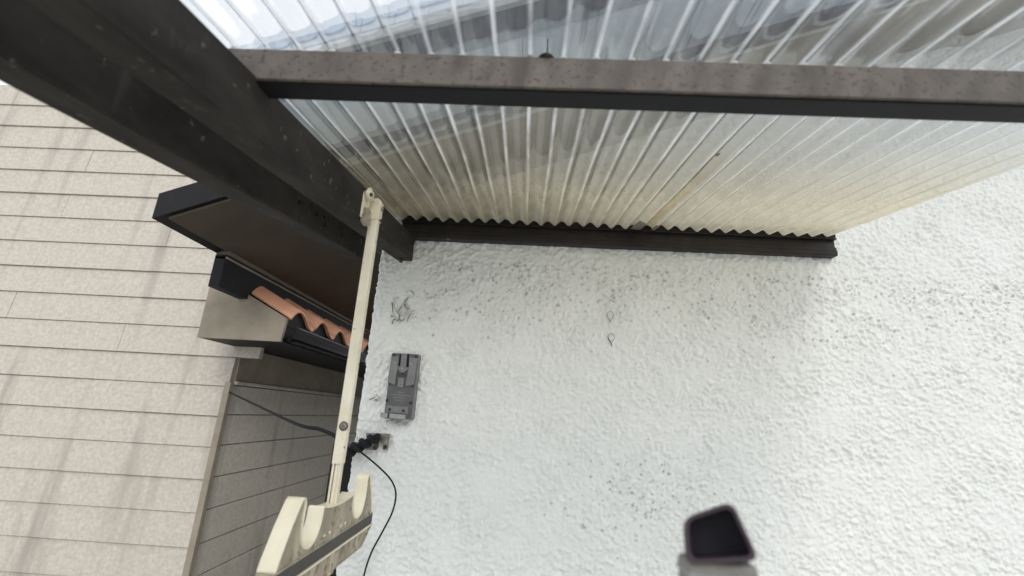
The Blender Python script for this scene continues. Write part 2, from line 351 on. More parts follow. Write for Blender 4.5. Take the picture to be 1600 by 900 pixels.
# ------------------------------------------------------------------ canopy
canopy = thing('patio_canopy', (0, 1.5, 2.15), 'lean-to canopy of clear corrugated sheet on dark rafters against the white wall', 'canopy')
SL = .148
RF = lambda y: 2.203-SL*(1.5-y)
SX0, SX1, P_, AMP = -.64, 1.04, .0490, .0082
def sheet_mesh(name, x0, x1, lift, y0, y1, phase=0):
    nxs = int((x1-x0)/P_*20)+1; ys = np.linspace(y0, y1, 60)
    V = []; val = []
    for y in ys:
        for i in range(nxs):
            x = x0+(x1-x0)*i/(nxs-1); w = math.cos(2*math.pi*(x-.012)/P_)
            ww = 1-2*abs(math.sin(math.pi*(x-.012)/P_))**2.5
            sag = .0015*math.sin(x*21+y*3)+.001*math.sin(y*9+x*5)
            V.append((x+.0008*math.sin(y*14+x*30), y, RF(y)+AMP*ww+AMP+lift+sag)); val.append(max(0, -w-.87)/.13)
    idx = np.arange(len(ys)*nxs).reshape(len(ys), nxs)
    Fc = np.stack([idx[:-1, :-1], idx[:-1, 1:], idx[1:, 1:], idx[1:, :-1]], -1).reshape(-1, 4).tolist()
    me = bpy.data.meshes.new(name); me.from_pydata(V, [], Fc); me.update()
    a = me.attributes.new('valley', 'FLOAT', 'POINT'); a.data.foreach_set('value', np.array(val, np.float32)); return me
SEAM = .405
link('corrugated_sheet', sheet_mesh('corrugated_sheet', SX0, SEAM+.014, 0, -.30, 1.485), sheetM, canopy, True)
link('corrugated_sheet', sheet_mesh('corrugated_sheet', SEAM-.012, SX1, .0016, -.30, 1.485), sheetM, canopy, True)
# purlin across the picture
zb = 2.001
bm = bmesh.new(); add_box(bm, (SX0, .5406, zb), (SX1, .5845, 2.0535), .0016, 2); from_bm('front_beam', bm, bronze, canopy)
box('beam_underside_shade', (SX0+.002, .546, zb-.0035), (SX1-.002, .580, zb+.001), blackM, canopy, .0008)  # black strip along the beam's underside, standing in for its shade
box('outer_beam', (SX0, -.30, 1.885), (SX1, -.256, 1.934), bronze, canopy, .0016)
k = math.ceil((SX0-.012)/P_-.5)
while True:                                                               # pale blobs painting the glints where each valley meets the beam
    x = .012+(k+.5)*P_; k += 1
    if x > SX1-.01: break
    if x < SX0+.01: continue
    bm = bmesh.new(); bmesh.ops.create_uvsphere(bm, u_segments=8, v_segments=6, radius=.0036)
    bm.transform(Matrix.Translation((x+random.uniform(-.002, .002), .545, 2.0565))@Matrix.Diagonal((1.5, 1, .9, 1))); from_bm('valley_glint', bm, greyL if k % 5 == 0 else glintM, canopy, True)
hb = at(855, 86, 1, .533)
h_ = tube('hook_bolt', [(hb.x, .533, 2.047), (hb.x, .533, 2.078)], .0012, screwD, canopy, 8)
bm = bmesh.new(); sweep(bm, [(hb.x-.001, .5475, 2.0545), (hb.x-.001, .5475, 2.0590)], [.013, .010], 16); from_bm('washer', bm, screwD, h_, True)
# wall rail: stepped extrusion
RA0, RA1 = -.455, 1.045
prof = [(1.5, 2.134), (1.472, 2.134), (1.469, 2.137), (1.468, 2.150), (1.4715, 2.1525), (1.4715, 2.163), (1.478, 2.166), (1.478, 2.191), (1.462, 2.191), (1.462, 2.1940), (1.5, 2.1940)]
bm = bmesh.new(); a = [bm.verts.new((RA0, y-.0006, z)) for y, z in prof]; c = [bm.verts.new((RA1, y-.0006, z)) for y, z in prof]
bm.faces.new(a); bm.faces.new(c[::-1])
for i in range(len(prof)): j = (i+1) % len(prof); bm.faces.new((a[i], c[i], c[j], a[j]))
rail = from_bm('wall_rail', bm, railM, canopy)
box('closure_strip', (RA0, 1.466, 2.1942), (RA1, 1.497, 2.226), blackM, canopy)
p = at(903, 380, 1, 1.468); screw('rail_screw', p, (0, -1, 0), .0042, .0025, screwD, rail)
for px in (700,): 
    p = at(px, 375, 1, 1.4715); box('scratch', (p.x-.006, 1.4685, 2.1335), (p.x+.004, 1.4712, 2.1345), greyL, rail)
# rafters (top follows the roof, plumb cut against the wall)
def rafter(x0, x1, y0, y1, zoff, mat=timber):
    bm = bmesh.new(); zb_ = lambda y: 2.0556-.1435*(1.5-y)+zoff; H = .0885; NY = 26
    rows = []
    for i in range(NY+1):
        y = y0+(y1-y0)*i/NY; z = zb_(y); j = random.uniform(-.0006, .0006)
        rows.append([bm.verts.new(q) for q in ((x0, y, z+.003), (x0+.003, y, z+j), (x1-.003, y, z+j), (x1+j, y, z+.003), (x1+j, y, z+H-.002), (x1-.002, y, z+H), (x0+.002, y, z+H), (x0, y, z+H-.002))])
    for i in range(NY):
        for j in range(8): bm.faces.new((rows[i][j], rows[i][(j+1) % 8], rows[i+1][(j+1) % 8], rows[i+1][j]))
    bm.faces.new(rows[0][::-1]); bm.faces.new(rows[-1]); return from_bm('rafter', bm, mat, canopy)
r1 = rafter(-.463, -.409, -.34, 1.4955, 0)
r2 = rafter(-.610, -.550, -.34, 1.418, -.016)
for x, y, rr in ((-.436, 1.455, .007),):
    tube('bolt', [(x, y, 2.052), (x, y, 2.036)], [.007, .006], screwD, r1, 10)
for px, py in ((487, 320), (495, 335), (507, 340), (508, 352), (533, 355), (534, 368), (468, 316)):       # nail holes with stains
    p = at(px, py, 0, -.5495); o = plate('nail_hole', disc(p.y, p.z, .0042, 10, .0065), [disc(p.y, p.z, .0024, 8, .004)], .0012, 'YZ', -.5495, blackM, r2)
stk0 = material('pale_fleck', (.15, .145, .135), (.10, .097, .09), 90, .8)
# white flecks on the rafter side
for i in range(22):
    y = random.uniform(.6, 1.47); z = 2.0556-.1435*(1.5-y)+random.uniform(.008, .08); l = random.uniform(.0008, .005)
    plate('paint_fleck', disc(y, z, .0009, 6, l), [], .0006, 'YZ', -.4085, stk0, r1)
# stickers left on the sheet and a dead leaf
def on_roof(px, py, off=0):
    d = ray(px, py); t_ = (2.203+off-SL*1.5-1.55)/(d[2]-SL*d[1]); return Vector(EYE+t_*d)
def quad_on_roof(name, pts, mat):
    bm = bmesh.new(); v = [bm.verts.new(on_roof(*p, -.001)) for p in pts]; f = bm.faces.new(v)
    r = bmesh.ops.extrude_face_region(bm, geom=[f]); bmesh.ops.translate(bm, verts=[e for e in r['geom'] if isinstance(e, bmesh.types.BMVert)], vec=(0, 0, .0006)); return from_bm(name, bm, mat, canopy)
stk = material('old_sticker', (.30, .27, .23), (.13, .11, .09), 160, .8)
quad_on_roof('sticker_remnant', [(985, 357), (999, 361), (1010, 350), (1000, 345)], stk)
quad_on_roof('sticker_remnant', [(1008, 366), (1013, 367), (1031, 354), (1026, 352)], stk)
quad_on_roof('leaf_scrap', [(1118, 245), (1121, 244), (1126, 240), (1123, 240), (1119, 242)], grimeM)

# ------------------------------------------------------------------ laundry pole hanger
han = thing('laundry_pole_hanger', (-.388, 1.03, 1.23), 'cream enamelled drop hanger for laundry poles, screwed to the dark rafter', 'clothes hanger')
PX, PY = -.388, 1.03
def rtube(name, x0, x1, y0, y1, z0, z1, r, mat, parent):
    me = plate_mesh(name, rrect(x0, y0, x1, y1, r, 4), [rrect(x0+.0022, y0+.0022, x1-.0022, y1-.0022, max(r-.0015, .0005), 3)], z1-z0)
    me.transform(Matrix.Translation((0, 0, (z0+z1)/2))); return link(name, me, mat, parent)
outer = rtube('outer_tube', PX-.0115, PX+.0115, PY-.010, PY+.010, 1.4340, 2.036, .0035, cream, han)
inner = plate_mesh('inner_channel', [(-.0095, -.0075), (-.005, -.0075), (-.005, -.0058), (-.0078, -.0058), (-.0078, .0058), (.0078, .0058), (.0078, -.0058), (.005, -.0058), (.005, -.0075), (.0095, -.0075), (.0095, .0075), (-.0095, .0075)], [], .20)
inner.transform(Matrix.Translation((PX, PY, 1.45))); inner = link('inner_channel', inner, cream, han)
box('channel_insert', (PX-.0040, PY-.0050, 1.352), (PX+.0040, PY+.004, 1.46), plasticC, inner, .001)
p = at(537, 666, 1, PY-.0102); scr = screw('adjusting_screw', p, (0, -1, 0), .0075, .004, steel, outer)
bm = bmesh.new(); sweep(bm, [(p.x, PY-.0100, p.z), (p.x, PY-.0112, p.z)], .0098, 16); from_bm('rusty_washer', bm, rust, scr, True)
# pivot head and wall bracket on the rafter
head = plate('pivot_head', [(PX-.0125, 1.998), (PX+.0135, 1.998), (PX+.0140, 2.045)]+[(PX+.0005+.0135*math.cos(R(a)), 2.045+.011*math.sin(R(a))) for a in range(0, 181, 20)]+[(PX-.0125, 2.03)], [], .026, 'XZ', PY, cream, han, .003)
screw('pivot_pin', (PX+.0145, PY, 2.032), (1, 0, 0), .006, .004, steel, head)
p = Vector((PX+.0145, PY, 2.0)); screw('clamp_screw', p, (1, 0, 0), .004, .004, screwD, head)
br = plate('swivel_bracket', [(1.010+.0, 1.985), (1.034, 1.985), (1.036, 2.02), (1.028, 2.036), (1.030, 2.060)]+[(1.016+.0145*math.cos(R(a)), 2.066+.0145*math.sin(R(a))) for a in range(0, 181, 15)]+[(1.004, 2.04), (1.006, 2.0)], [disc(1.016, 2.066, .005, 12, .007)], .008, 'YZ', -.4040, cream, han, .002)
box('bracket_back_plate', (-.4088, .985, 1.99), (-.4045, 1.048, 2.052), cream, han, .0012)
box('bracket_arm', (-.4045, .992, 1.996), (-.393, 1.020, 2.018), dirtyC, han, .0025)
tube('bracket_boss', [(-.404, .998, 2.052), (-.391, .990, 2.050)], [.013, .011], cream, han, 16)
bm = bmesh.new(); sweep(bm, [(-.3905, .990, 2.050), (-.3895, .9895, 2.0498)], .005, 12); from_bm('boss_hole', bm, screwD, han, True)
tube('bracket_foot', [(-.404, 1.000, 1.998), (-.396, .999, 1.985), (-.394, 1.004, 1.974)], [.012, .013, .008], dirtyC, han, 12)
# holder: mirrored about the pole
YC = 1.036; XR, XL = -.3725, -.4035; XM = (XR+XL)/2
def both(f): return f(1), f(-1)
def arc(cx, cz, rx, rz, a0, a1, n=10): return [(cx+rx*math.cos(R(a0+(a1-a0)*i/n)), cz+rz*math.sin(R(a0+(a1-a0)*i/n))) for i in range(n+1)]
half = [(0, 1.3545), (.02, 1.3548), (.045, 1.3562), (.066, 1.3590), (.081, 1.3625), (.0845, 1.3600), (.0855, 1.350), (.088, 1.335), (.095, 1.320), (.106, 1.309), (.120, 1.3035), (.136, 1.3035), (.150, 1.310), (.160, 1.323), (.166, 1.342), (.167, 1.362), (.1665, 1.378), (.169, 1.3875), (.175, 1.3925), (.182, 1.3905), (.189, 1.382), (.200, 1.366), (.211, 1.350), (.224, 1.327), (.234, 1.309), (.240, 1.294)]
def ribbon(pts, w, th, name, mat, parent):
    """strip of constant width in X following a profile in the YZ plane"""
    P2 = [Vector((0, a, b)) for a, b in pts]; bm = bmesh.new(); rows = []
    for i, q in enumerate(P2):
        t_ = (P2[min(i+1, len(P2)-1)]-P2[max(i-1, 0)]).normalized(); nn = Vector((0, -t_.z, t_.y))*th/2; e = .0006
        rows.append([bm.verts.new(v) for v in (Vector((w[0]+e, 0, 0))+q+nn, Vector((w[1]-e, 0, 0))+q+nn, Vector((w[1], 0, 0))+q+nn*.5, Vector((w[1], 0, 0))+q-nn*.5, Vector((w[1]-e, 0, 0))+q-nn, Vector((w[0]+e, 0, 0))+q-nn, Vector((w[0], 0, 0))+q-nn*.5, Vector((w[0], 0, 0))+q+nn*.5)])
    for i in range(len(rows)-1):
        for j in range(8): bm.faces.new((rows[i][j], rows[i][(j+1) % 8], rows[i+1][(j+1) % 8], rows[i+1][j]))
    bm.faces.new(rows[0]); bm.faces.new(rows[-1][::-1]); o = from_bm(name, bm, mat, parent, True)
    return o
full = [(YC-a, b) for a, b in half[::-1]]+[(YC+a, b) for a, b in half[1:]]
sm = spline([(0, a, b) for a, b in full], 3); full2 = [(v.y, v.z) for v in sm]
cradle = ribbon(full2, (XL, XR), .0030, 'hook_rim', plasticC, han)
web_out = [(a, b-.0008) for a, b in full2]+[(YC+.240, 1.292), (YC-.240, 1.292)]
web = plate('upper_web', web_out, [], .016, 'YZ', XR-.0115, dirtyC, han)
# ledges and the dark strip between
box('upper_ledge', (XL+.001, YC-.246, 1.2905), (XR-.0005, YC+.246, 1.2935), dirtyC, han, .0006)
box('dark_strip', (XL+.004, YC-.250, 1.2665), (XR-.0022, YC+.250, 1.2903), stripM, han, .0008)
box('lower_ledge', (XL+.001, YC-.252, 1.2625), (XR+.0003, YC+.252, 1.2662), plasticC, han, .0006)
low = [(YC-.250, 1.262), (YC-.190, 1.2275), (YC-.03, 1.2275), (YC-.012, 1.222), (YC+.012, 1.222), (YC+.03, 1.2275), (YC+.190, 1.2275), (YC+.250, 1.262)]
def slot(c, w=.0055, z0=1.234, z1=1.258, lean=.004): return [(c-w+lean*(-1), z0+.003), (c, z0), (c+w-lean, z0+.004), (c+w+lean, z1-.004), (c+lean, z1), (c-w+lean, z1-.003)]
slots = []
for s in (1, -1):
    for c in (.062, .100, .140, .175): slots.append(slot(YC+s*c, .0065 if c < .1 else .0055, 1.234 if c < .17 else 1.243))
plate('lower_web', low, slots, .008, 'YZ', XR-.0095, dirtyC, han)
lf = [(YC-.251, 1.262), (YC-.191, 1.2262), (YC-.013, 1.2262), (YC-.012, 1.2205), (YC+.012, 1.2205), (YC+.013, 1.2262), (YC+.191, 1.2262), (YC+.251, 1.262)]
ribbon([(a, b) for a, b in lf], (XL+.002, XR-.002), .0026, 'lower_rim', dirtyC, han)
for c, w in ((0, .012),): 
    box('centre_rib', (XR-.0045, YC-.016+.0, 1.2936), (XR-.0005, YC+.014, 1.353), dirtyC, han, .001)
    box('lower_rib', (XR-.0062, YC-.013, 1.2215), (XR+.0005, YC+.013, 1.2624), dirtyC, han, .001)
for s in (1, -1):
    for c in (.03, .055):
        screw('rivet', (XR-.0036, YC+s*c, 1.306), (1, 0, 0), .0032, .0015, plasticC, web)
    for c in (.10, .155): box('support_rib', (XR-.0040, YC+s*c-.002, 1.2936), (XR-.001, YC+s*c+.002, 1.301), dirtyC, web, .0004)

# ------------------------------------------------------------------ grey mounting base on the wall
mb = thing('mounting_base', (-.388, 1.5, 1.525), 'grey plastic mounting base with stepped slots, screwed flat on the white stucco', 'mounting plate')
def L2(cx, cy):
    v = (cy-108)/478.; u = (cx-(185-38*v))/(220-9*v); return (-.4323+.0915*u, 1.7297-.2065*v)
def shp(pts): return [L2(*p) for p in pts]
Yf = 1.474
plate('back_plate', rrect(-.4335, 1.5232, -.3408, 1.7297, .006), [], .024, 'XZ', 1.4865, greyP, mb, .0022)
plate('face_panel', rrect(-.4318, 1.5250, -.3455, 1.7280, .005), [], .003, 'XZ', Yf, greyB, mb, .001)
fz = Yf-.0033
plate('left_wing', shp([(186, 136), (243, 136), (240, 200), (233, 240), (222, 345), (165, 327)]), [], .006, 'XZ', fz-.001, greyP, mb, .0007)
plate('right_wing', shp([(328, 138), (390, 140), (384, 200), (366, 333), (305, 350), (318, 240), (326, 200)]), [], .006, 'XZ', fz-.001, greyP, mb, .0007)
plate('centre_guide', shp([(262, 110), (306, 110), (300, 210), (256, 210)]), [], .003, 'XZ', fz, greyP, mb, .0006)
for a in ((247, 110, 259, 205), (309, 110, 322, 208)): plate('dark_groove', shp([(a[0], a[1]), (a[2], a[1]), (a[2]-4, a[3]), (a[0]-5, a[3])]), [], .0006, 'XZ', Yf-.0017, blackM, mb)
plate('cross_tab', shp([(235, 208), (318, 212), (315, 236), (305, 236), (298, 238), (295, 252), (254, 250), (252, 236), (233, 234)]), [], .0055, 'XZ', fz-.0008, greyP, mb, .0007)
plate('lower_tab', shp([(249, 290), (291, 293), (284, 362), (242, 358)]), [], .0055, 'XZ', fz-.0005, greyP, mb, .0008)
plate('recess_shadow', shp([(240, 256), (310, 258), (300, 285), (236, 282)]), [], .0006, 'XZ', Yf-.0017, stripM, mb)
plate('foot_plate', shp([(165, 492), (325, 496), (322, 545), (160, 542)]), [], .003, 'XZ', fz, greyP, mb, .0006)
plate('clip_bar', shp([(128, 545), (312, 552), (308, 585), (126, 578)]), [], .010, 'XZ', fz-.005, greyL, mb, .0012)
for a in ((182, 197),): plate('clip_groove', shp([(a[0], 546), (a[1], 547), (a[1]-3, 582), (a[0]-3, 581)]), [], .0012, 'XZ', fz-.0102, stripM, mb)
for cx, cy, r in ((202, 121, .0040), (376, 129, .0040), (218, 181, .0036), (340, 188, .0036), (273, 220, .0036), (178, 342, .0022), (355, 352, .0022), (166, 458, .0042), (343, 467, .0042), (190, 521, .0042), (240, 526, .0034), (291, 525, .0042)):
    u, v = L2(cx, cy); screw('screw', (u, fz-(.0035 if cy < 230 and 210 < cx < 350 else .0008 if cy < 480 else .0018), v), (0, -1, 0), r*1.12, .002, greyL if cx == 240 or cy in (181, 188, 220) else screwD, mb)
for cx, cy in ((197, 177), (363, 185), (187, 278), (206, 280), (330, 286), (349, 288), (281, 155), (265, 320), (265, 340), (245, 218), (303, 222)):
    u, v = L2(cx, cy); plate('pin_hole', disc(u, v, .0011, 8), [], .0005, 'XZ', fz-(.0038 if cy > 300 or cx in (245, 303) else .0022), blackM, mb)
for cy, a, c in ((392, 238, 292), (412, 190, 330), (430, 205, 300), (450, 225, 280)):            # faint moulded lines, too worn to read
    plate('moulded_line', shp([(a, cy), (c, cy+2), (c, cy+6), (a, cy+4)]), [], .0006, 'XZ', Yf-.0017, greyP, mb)
# cobweb fluff hanging off its lower edge
bm = bmesh.new()
for i in range(40):
    x = random.uniform(-.425, -.365); z = 1.524-random.uniform(0, .016)
    sweep(bm, spline([(x, 1.492, z), (x+random.uniform(-.01, .01), 1.489, z-random.uniform(.0, .01)), (x+random.uniform(-.015, .015), 1.493, z-random.uniform(-.004, .012))], 3), .00028, 4)
finish(from_bm('cobweb', bm, grimeM), 'wisps of dusty cobweb under the grey mounting base', 'cobweb', kind='stuff')

# ------------------------------------------------------------------ steel bracket with the wrapped cable
sb = thing('cable_bracket', (-.43, 1.5, 1.43), 'rusty steel bracket on the stucco below the grey mounting base', 'bracket')
def B2(cx, cy): p = at(540+cx/13.333, 660+cy/13.333, 1, 1.49); return (p.x, p.z)
plate('bracket_plate', [B2(*p) for p in [(420, 218), (935, 238), (905, 410), (880, 575), (768, 565), (775, 455), (700, 400), (690, 470), (640, 560), (520, 570), (470, 480)]], [disc(*B2(865, 305), .0020, 10), disc(*B2(845, 405), .0016, 10), disc(*B2(470, 255), .0018, 10)], .003, 'XZ', 1.4905, steel, sb, .0005)
plate('folded_lug', [B2(*p) for p in [(560, 236), (640, 236), (625, 460), (560, 470)]], [], .014, 'XZ', 1.482, steel, sb, .0008)
c0 = B2(660, 470); tube('rusty_hook', spline([(c0[0]-.004, 1.484, c0[1]+.02), (c0[0]+.005, 1.478, c0[1]+.008), (c0[0]+.006, 1.475, c0[1]-.006), (c0[0]-.001, 1.475, c0[1]-.012), (c0[0]-.008, 1.478, c0[1]-.006)], 5), .0032, rust, sb)
c1 = B2(825, 505); screw('anchor_bolt', (c1[0], 1.4888, c1[1]), (0, -1, 0), .0062, .004, screwD, sb)
c2 = B2(525, 300); screw('pale_screw', (c2[0], 1.4885, c2[1]), (0, -1, 0), .0032, .002, greyL, sb)
box('cross_arm', (-.545, 1.470, 1.428), (-.455, 1.487, 1.448), steel, sb, .001)
cab = thing('wrapped_cable', (-.50, 1.45, 1.44), 'black cable with a thick black spiral wrap beside the rusty bracket', 'cable')
A0 = at(532, 712, 1, 1.452); A1 = at(590, 682, 1, 1.452); ax = (A1-A0); ln = ax.length; axn = ax.normalized()
uu = Vector((0, -1, 0)); vv = axn.cross(uu)
pts = []
for i in range(131):
    t_ = i/130; an = 2*math.pi*4.6*t_; pts.append(A0+ax*t_+(uu*math.cos(an)+vv*math.sin(an))*(.0115-.002*t_))
tube('spiral_wrap', pts, [.0100*(1-.15*i/130) for i in range(131)], rubber, cab, 10)
tube('wrap_core', [A0-axn*.01, A0+ax*.5, A1+axn*.004], .010, rubber, cab, 10)
lc = [at(462, 662, 1, 1.60), at(500, 671, 1, 1.50), at(528, 684, 1, 1.46), at(540, 700, 1, 1.452)]
w0 = Vector((-1.76, 2.75, 1.60))
tube('feed_cable', spline([w0, (w0+lc[0])/2+Vector((0, 0, .0)), lc[0], lc[1], lc[2], lc[3]], 8), [.0052]*12+[.0052+.0018*i/28 for i in range(29)], rubber, cab, 8)
hc = thing('hanging_cable', (-.38, 1.46, 1.1), 'thin black cable hanging in a loose bow down the stucco', 'cable')
pts = [at(548, 695, 1, 1.440), at(562, 705, 1, 1.44), at(590, 728, 1, 1.455), at(611, 750, 1, 1.465), at(618.5, 772, 1, 1.47), at(613, 800, 1, 1.472), at(598, 830, 1, 1.474), at(580, 864, 1, 1.476), at(569, 898, 1, 1.477), at(566, 925, 1, 1.478)]
pts += [Vector((-.45, 1.475, .8)), Vector((-.47, 1.47, .3)), Vector((-.47, 1.47, .02))]
tube('cord', spline(pts, 8), .0026, rubber, hc, 8)

# ------------------------------------------------------------------ things left on the stucco
wp = thing('wall_plug', (-.473, 1.5, 1.586), 'small broken white wall plug left of the grey mounting base', 'wall plug')
q = at(588, 622, 1, 1.49)
bm = bmesh.new(); add_box(bm, (-.006, -.009, -.010), (.006, .008, .008), .002, 2, Matrix.Translation(q)@Matrix.Rotation(R(12), 4, 'Y')@Matrix.Rotation(R(20), 4, 'Z')); add_box(bm, (-.010, -.004, .006), (.001, .008, .012), .0015, 2, Matrix.Translation(q)); from_bm('plug_body', bm, puttyM, wp)
tube('bent_pin', [at(577, 625, 1, 1.484), at(583, 622, 1, 1.482), at(588, 619, 1, 1.488)], .0013, screwD, wp, 6)
plate('plug_hole', disc(q.x+.003, q.z-.006, .003, 8), [], .001, 'XZ', 1.4808, grimeM, wp)
ar = thing('adhesive_residue', (-.42, 1.5, 1.87), 'wrinkled ridges of old adhesive on the stucco below the rafter end', 'adhesive')
def A2(cx, cy, y=1.4975): return at(590+cx/9., 430+cy/9., 1, y)
ridges = [[(205, 380), (212, 470), (222, 560), (260, 620)], [(285, 325), (235, 325), (228, 400), (262, 500), (300, 570), (296, 630)], [(430, 300), (380, 365), (330, 440), (285, 500)], [(400, 250), (420, 218), (470, 218), (505, 250), (500, 290)], [(365, 395), (395, 450), (415, 500)], [(400, 375), (430, 440), (450, 475), (400, 520), (370, 590)], [(520, 500), (450, 520), (400, 590), (370, 650)], [(300, 640), (340, 600), (380, 590)], [(420, 340), (400, 380), (330, 420)], [(300, 500), (340, 560), (390, 560)], [(250, 600), (300, 650), (350, 660)]]
cre = [[(200, 385), (210, 450), (212, 520)], [(272, 510), (312, 575), (296, 625)], [(438, 315), (400, 350), (375, 375)], [(335, 430), (318, 470), (298, 485)], [(372, 395), (402, 455), (432, 470)], [(512, 545), (470, 550), (440, 585), (410, 650)], [(385, 600), (345, 650)], [(205, 685), (225, 620), (245, 630)], [(260, 650), (300, 625), (330, 640)], [(470, 222), (498, 245), (500, 270)], [(540, 570), (530, 582)], [(185, 575), (215, 580)]]
for r_ in ridges: tube('glue_ridge', spline([A2(*p) for p in r_], 4), .0023+random.uniform(-.0004, .0005), puttyM, ar, 6)
for r_ in cre: tube('dirty_crease', spline([A2(*p, 1.4955) for p in r_], 4), [random.uniform(.0007, .0016) for _ in range(4*(len(r_)-1)+1)], grimeM, ar, 6)
def loop(px, py, tail, lab):
    o = thing('painted_loop', at(px, py, 1, 1.5), lab, 'wire loop', 'wire loops on the stucco')
    c = [(-4.8, -3.5), (-4.2, -6.2), (-1, -8), (2.6, -7.4), (4.8, -4.5), (4.6, -.5), (2.4, 2.8), (.9, 5.2), (.2, 7.6)]
    l = [at(px+a*1.02, py+b_, 1, 1.4962) for a, b_ in c]
    tube('loop_top', spline(l, 4), .0011, markM, o, 6)
    l = [at(px-4.9, py-3.8, 1, 1.496), at(px-4, py+.6, 1, 1.496), at(px-1.8, py+4, 1, 1.4955), at(px+.2, py+8, 1, 1.496), at(px+.8+tail*.6, py+8+tail*3, 1, 1.497)]
    tube('loop_tail', spline(l, 4), .0015, grimeM if tail else markM, o, 6)
loop(953.5, 495, 0, 'upper of the two small teardrop wire loops on the white stucco')
loop(955, 529.5, 1, 'lower of the two teardrop wire loops, with the darker longer tail')

# ------------------------------------------------------------------ square tube at lower right, close to the camera
qp = thing('capped_post', (.165, .40, 0), 'grey upright post with a hollow plum coloured square end, close by lower right', 'post')
c = at(1116, 838, 1, .385)
rot = Matrix.Translation(c)@Matrix.Rotation(R(-21), 4, 'Z')@Matrix.Rotation(R(-8), 4, 'X')@Matrix.Rotation(R(2), 4, 'Y')
def rpoly(P, r_, n=4):                                                    # polygon with rounded corners
    o = []
    for i in range(len(P)):
        a, b_, d = Vector(P[i-1]), Vector(P[i]), Vector(P[(i+1) % len(P)])
        p0 = b_+(a-b_).normalized()*r_; p1 = b_+(d-b_).normalized()*r_
        for k_ in range(n+1): t_ = k_/n; o.append(tuple(p0*(1-t_)**2+b_*2*t_*(1-t_)+p1*t_*t_))
    return o
CAP = [(-.0225, .0085), (.0135, .0265), (.0300, -.0110), (-.0205, -.0230)]
inn = [(a*.84+.0006, b_*.82+(.0004)) for a, b_ in CAP]
me = plate_mesh('plum_sleeve', rpoly(CAP, .008), [rpoly(inn, .006)], .06, .0006); me.transform(UVW['XZ']); me.transform(Matrix.Translation((0, .03, 0))); me.transform(rot)
sl_ = link('plum_sleeve', me, plum, qp)
me = plate_mesh('sleeve_shade', rpoly([(a*.9, b_*.9) for a, b_ in CAP], .004), [], .004); me.transform(UVW['XZ']); me.transform(Matrix.Translation((0, .030, 0))); me.transform(rot); link('sleeve_shade', me, hollow, sl_)  # dark plate across the tube, painting the shade deep inside it
bm = bmesh.new(); add_box(bm, (c.x-.0165, .394, 0), (c.x+.036, .424, c.z-.021), .003, 2); from_bm('upright', bm, postM, qp)
box('seam_band', (c.x-.0172, .3932, c.z-.032), (c.x+.0365, .4246, c.z-.0285), greyL, qp, .0005)

# ------------------------------------------------------------------ neighbour
nb = thing('neighbour_house', (-1.75, 4.5, 0), 'dark brown neighbouring house with orange tiled eave and black gutter', 'house')
NY0, NY1 = 2.75, 9.0
z = 1.640
k = 0
while z > .08:                                                            # siding boards, each its own
    z0 = max(z-.1725, .05); bm = bmesh.new(); add_box(bm, (-1.79, NY0, z0+.005), (-1.75+.003*(k % 2 == 0), NY1, z), .002, 1); from_bm('siding_board', bm, sidM, nb); z = z0; k += 1
box('wall_core', (-6, NY0+.01, 0), (-1.776, NY1-.01, 2.3), blackM, nb)
box('frieze_board', (-1.775, NY0, 1.668), (-1.735, NY1, 1.868), friM, nb)
box('frieze_trim', (-1.775, NY0, 1.6455), (-1.722, NY1, 1.666), sidM, nb, .003)
box('eave_underside', (-1.775, NY0-.33, 1.872), (-1.315, NY1, 1.885), blackM, nb)
box('eave_board', (-1.335, NY0-.33, 1.8855), (-1.315, NY1, 2.005), blackM, nb)
# half round gutter
bm = bmesh.new(); rows = []
gp = [(-1.2955+.0+.045*math.cos(R(a))-.0, 1.950+.062*math.sin(R(a))) for a in range(180, 361, 15)]
gp = [(x-.0, z) for x, z in gp]+[(-1.2505, 1.957), (-1.2465, 1.957), (-1.2465, 1.951)]+[(-1.2955+.048*math.cos(R(a)), 1.949+.066*math.sin(R(a))) for a in range(355, 179, -15)]
for y in (NY0-.34, NY1): rows.append([bm.verts.new((x, y, z)) for x, z in gp])
for i in range(len(gp)): j = (i+1) % len(gp); bm.faces.new((rows[0][i], rows[0][j], rows[1][j], rows[1][i]))
gut = from_bm('gutter', bm, material('gutter_metal', (.02, .021, .024), (.014, .014, .016), 20, .28), nb)
tube('gutter_bead', [(-1.2465, NY0-.3, 1.954), (-1.2465, NY1, 1.954)], .0042, material('lip_highlight', (.13, .14, .16), None, 20, .3), gut, 8)  # lip coloured paler than the gutter, as its highlight
for y in (4.08, 6.4): 
    bm = bmesh.new(); sweep(bm, [(-1.2955+.052*math.cos(R(a)), y, 1.949+.070*math.sin(R(a))) for a in range(184, 356, 12)], .006, 6, flat=2.5); from_bm('gutter_strap', bm, blackM, gut, True)
box('gutter_rib', (-1.300, NY0-.3, 1.8760), (-1.262, NY1, 1.8825), blackM, gut)
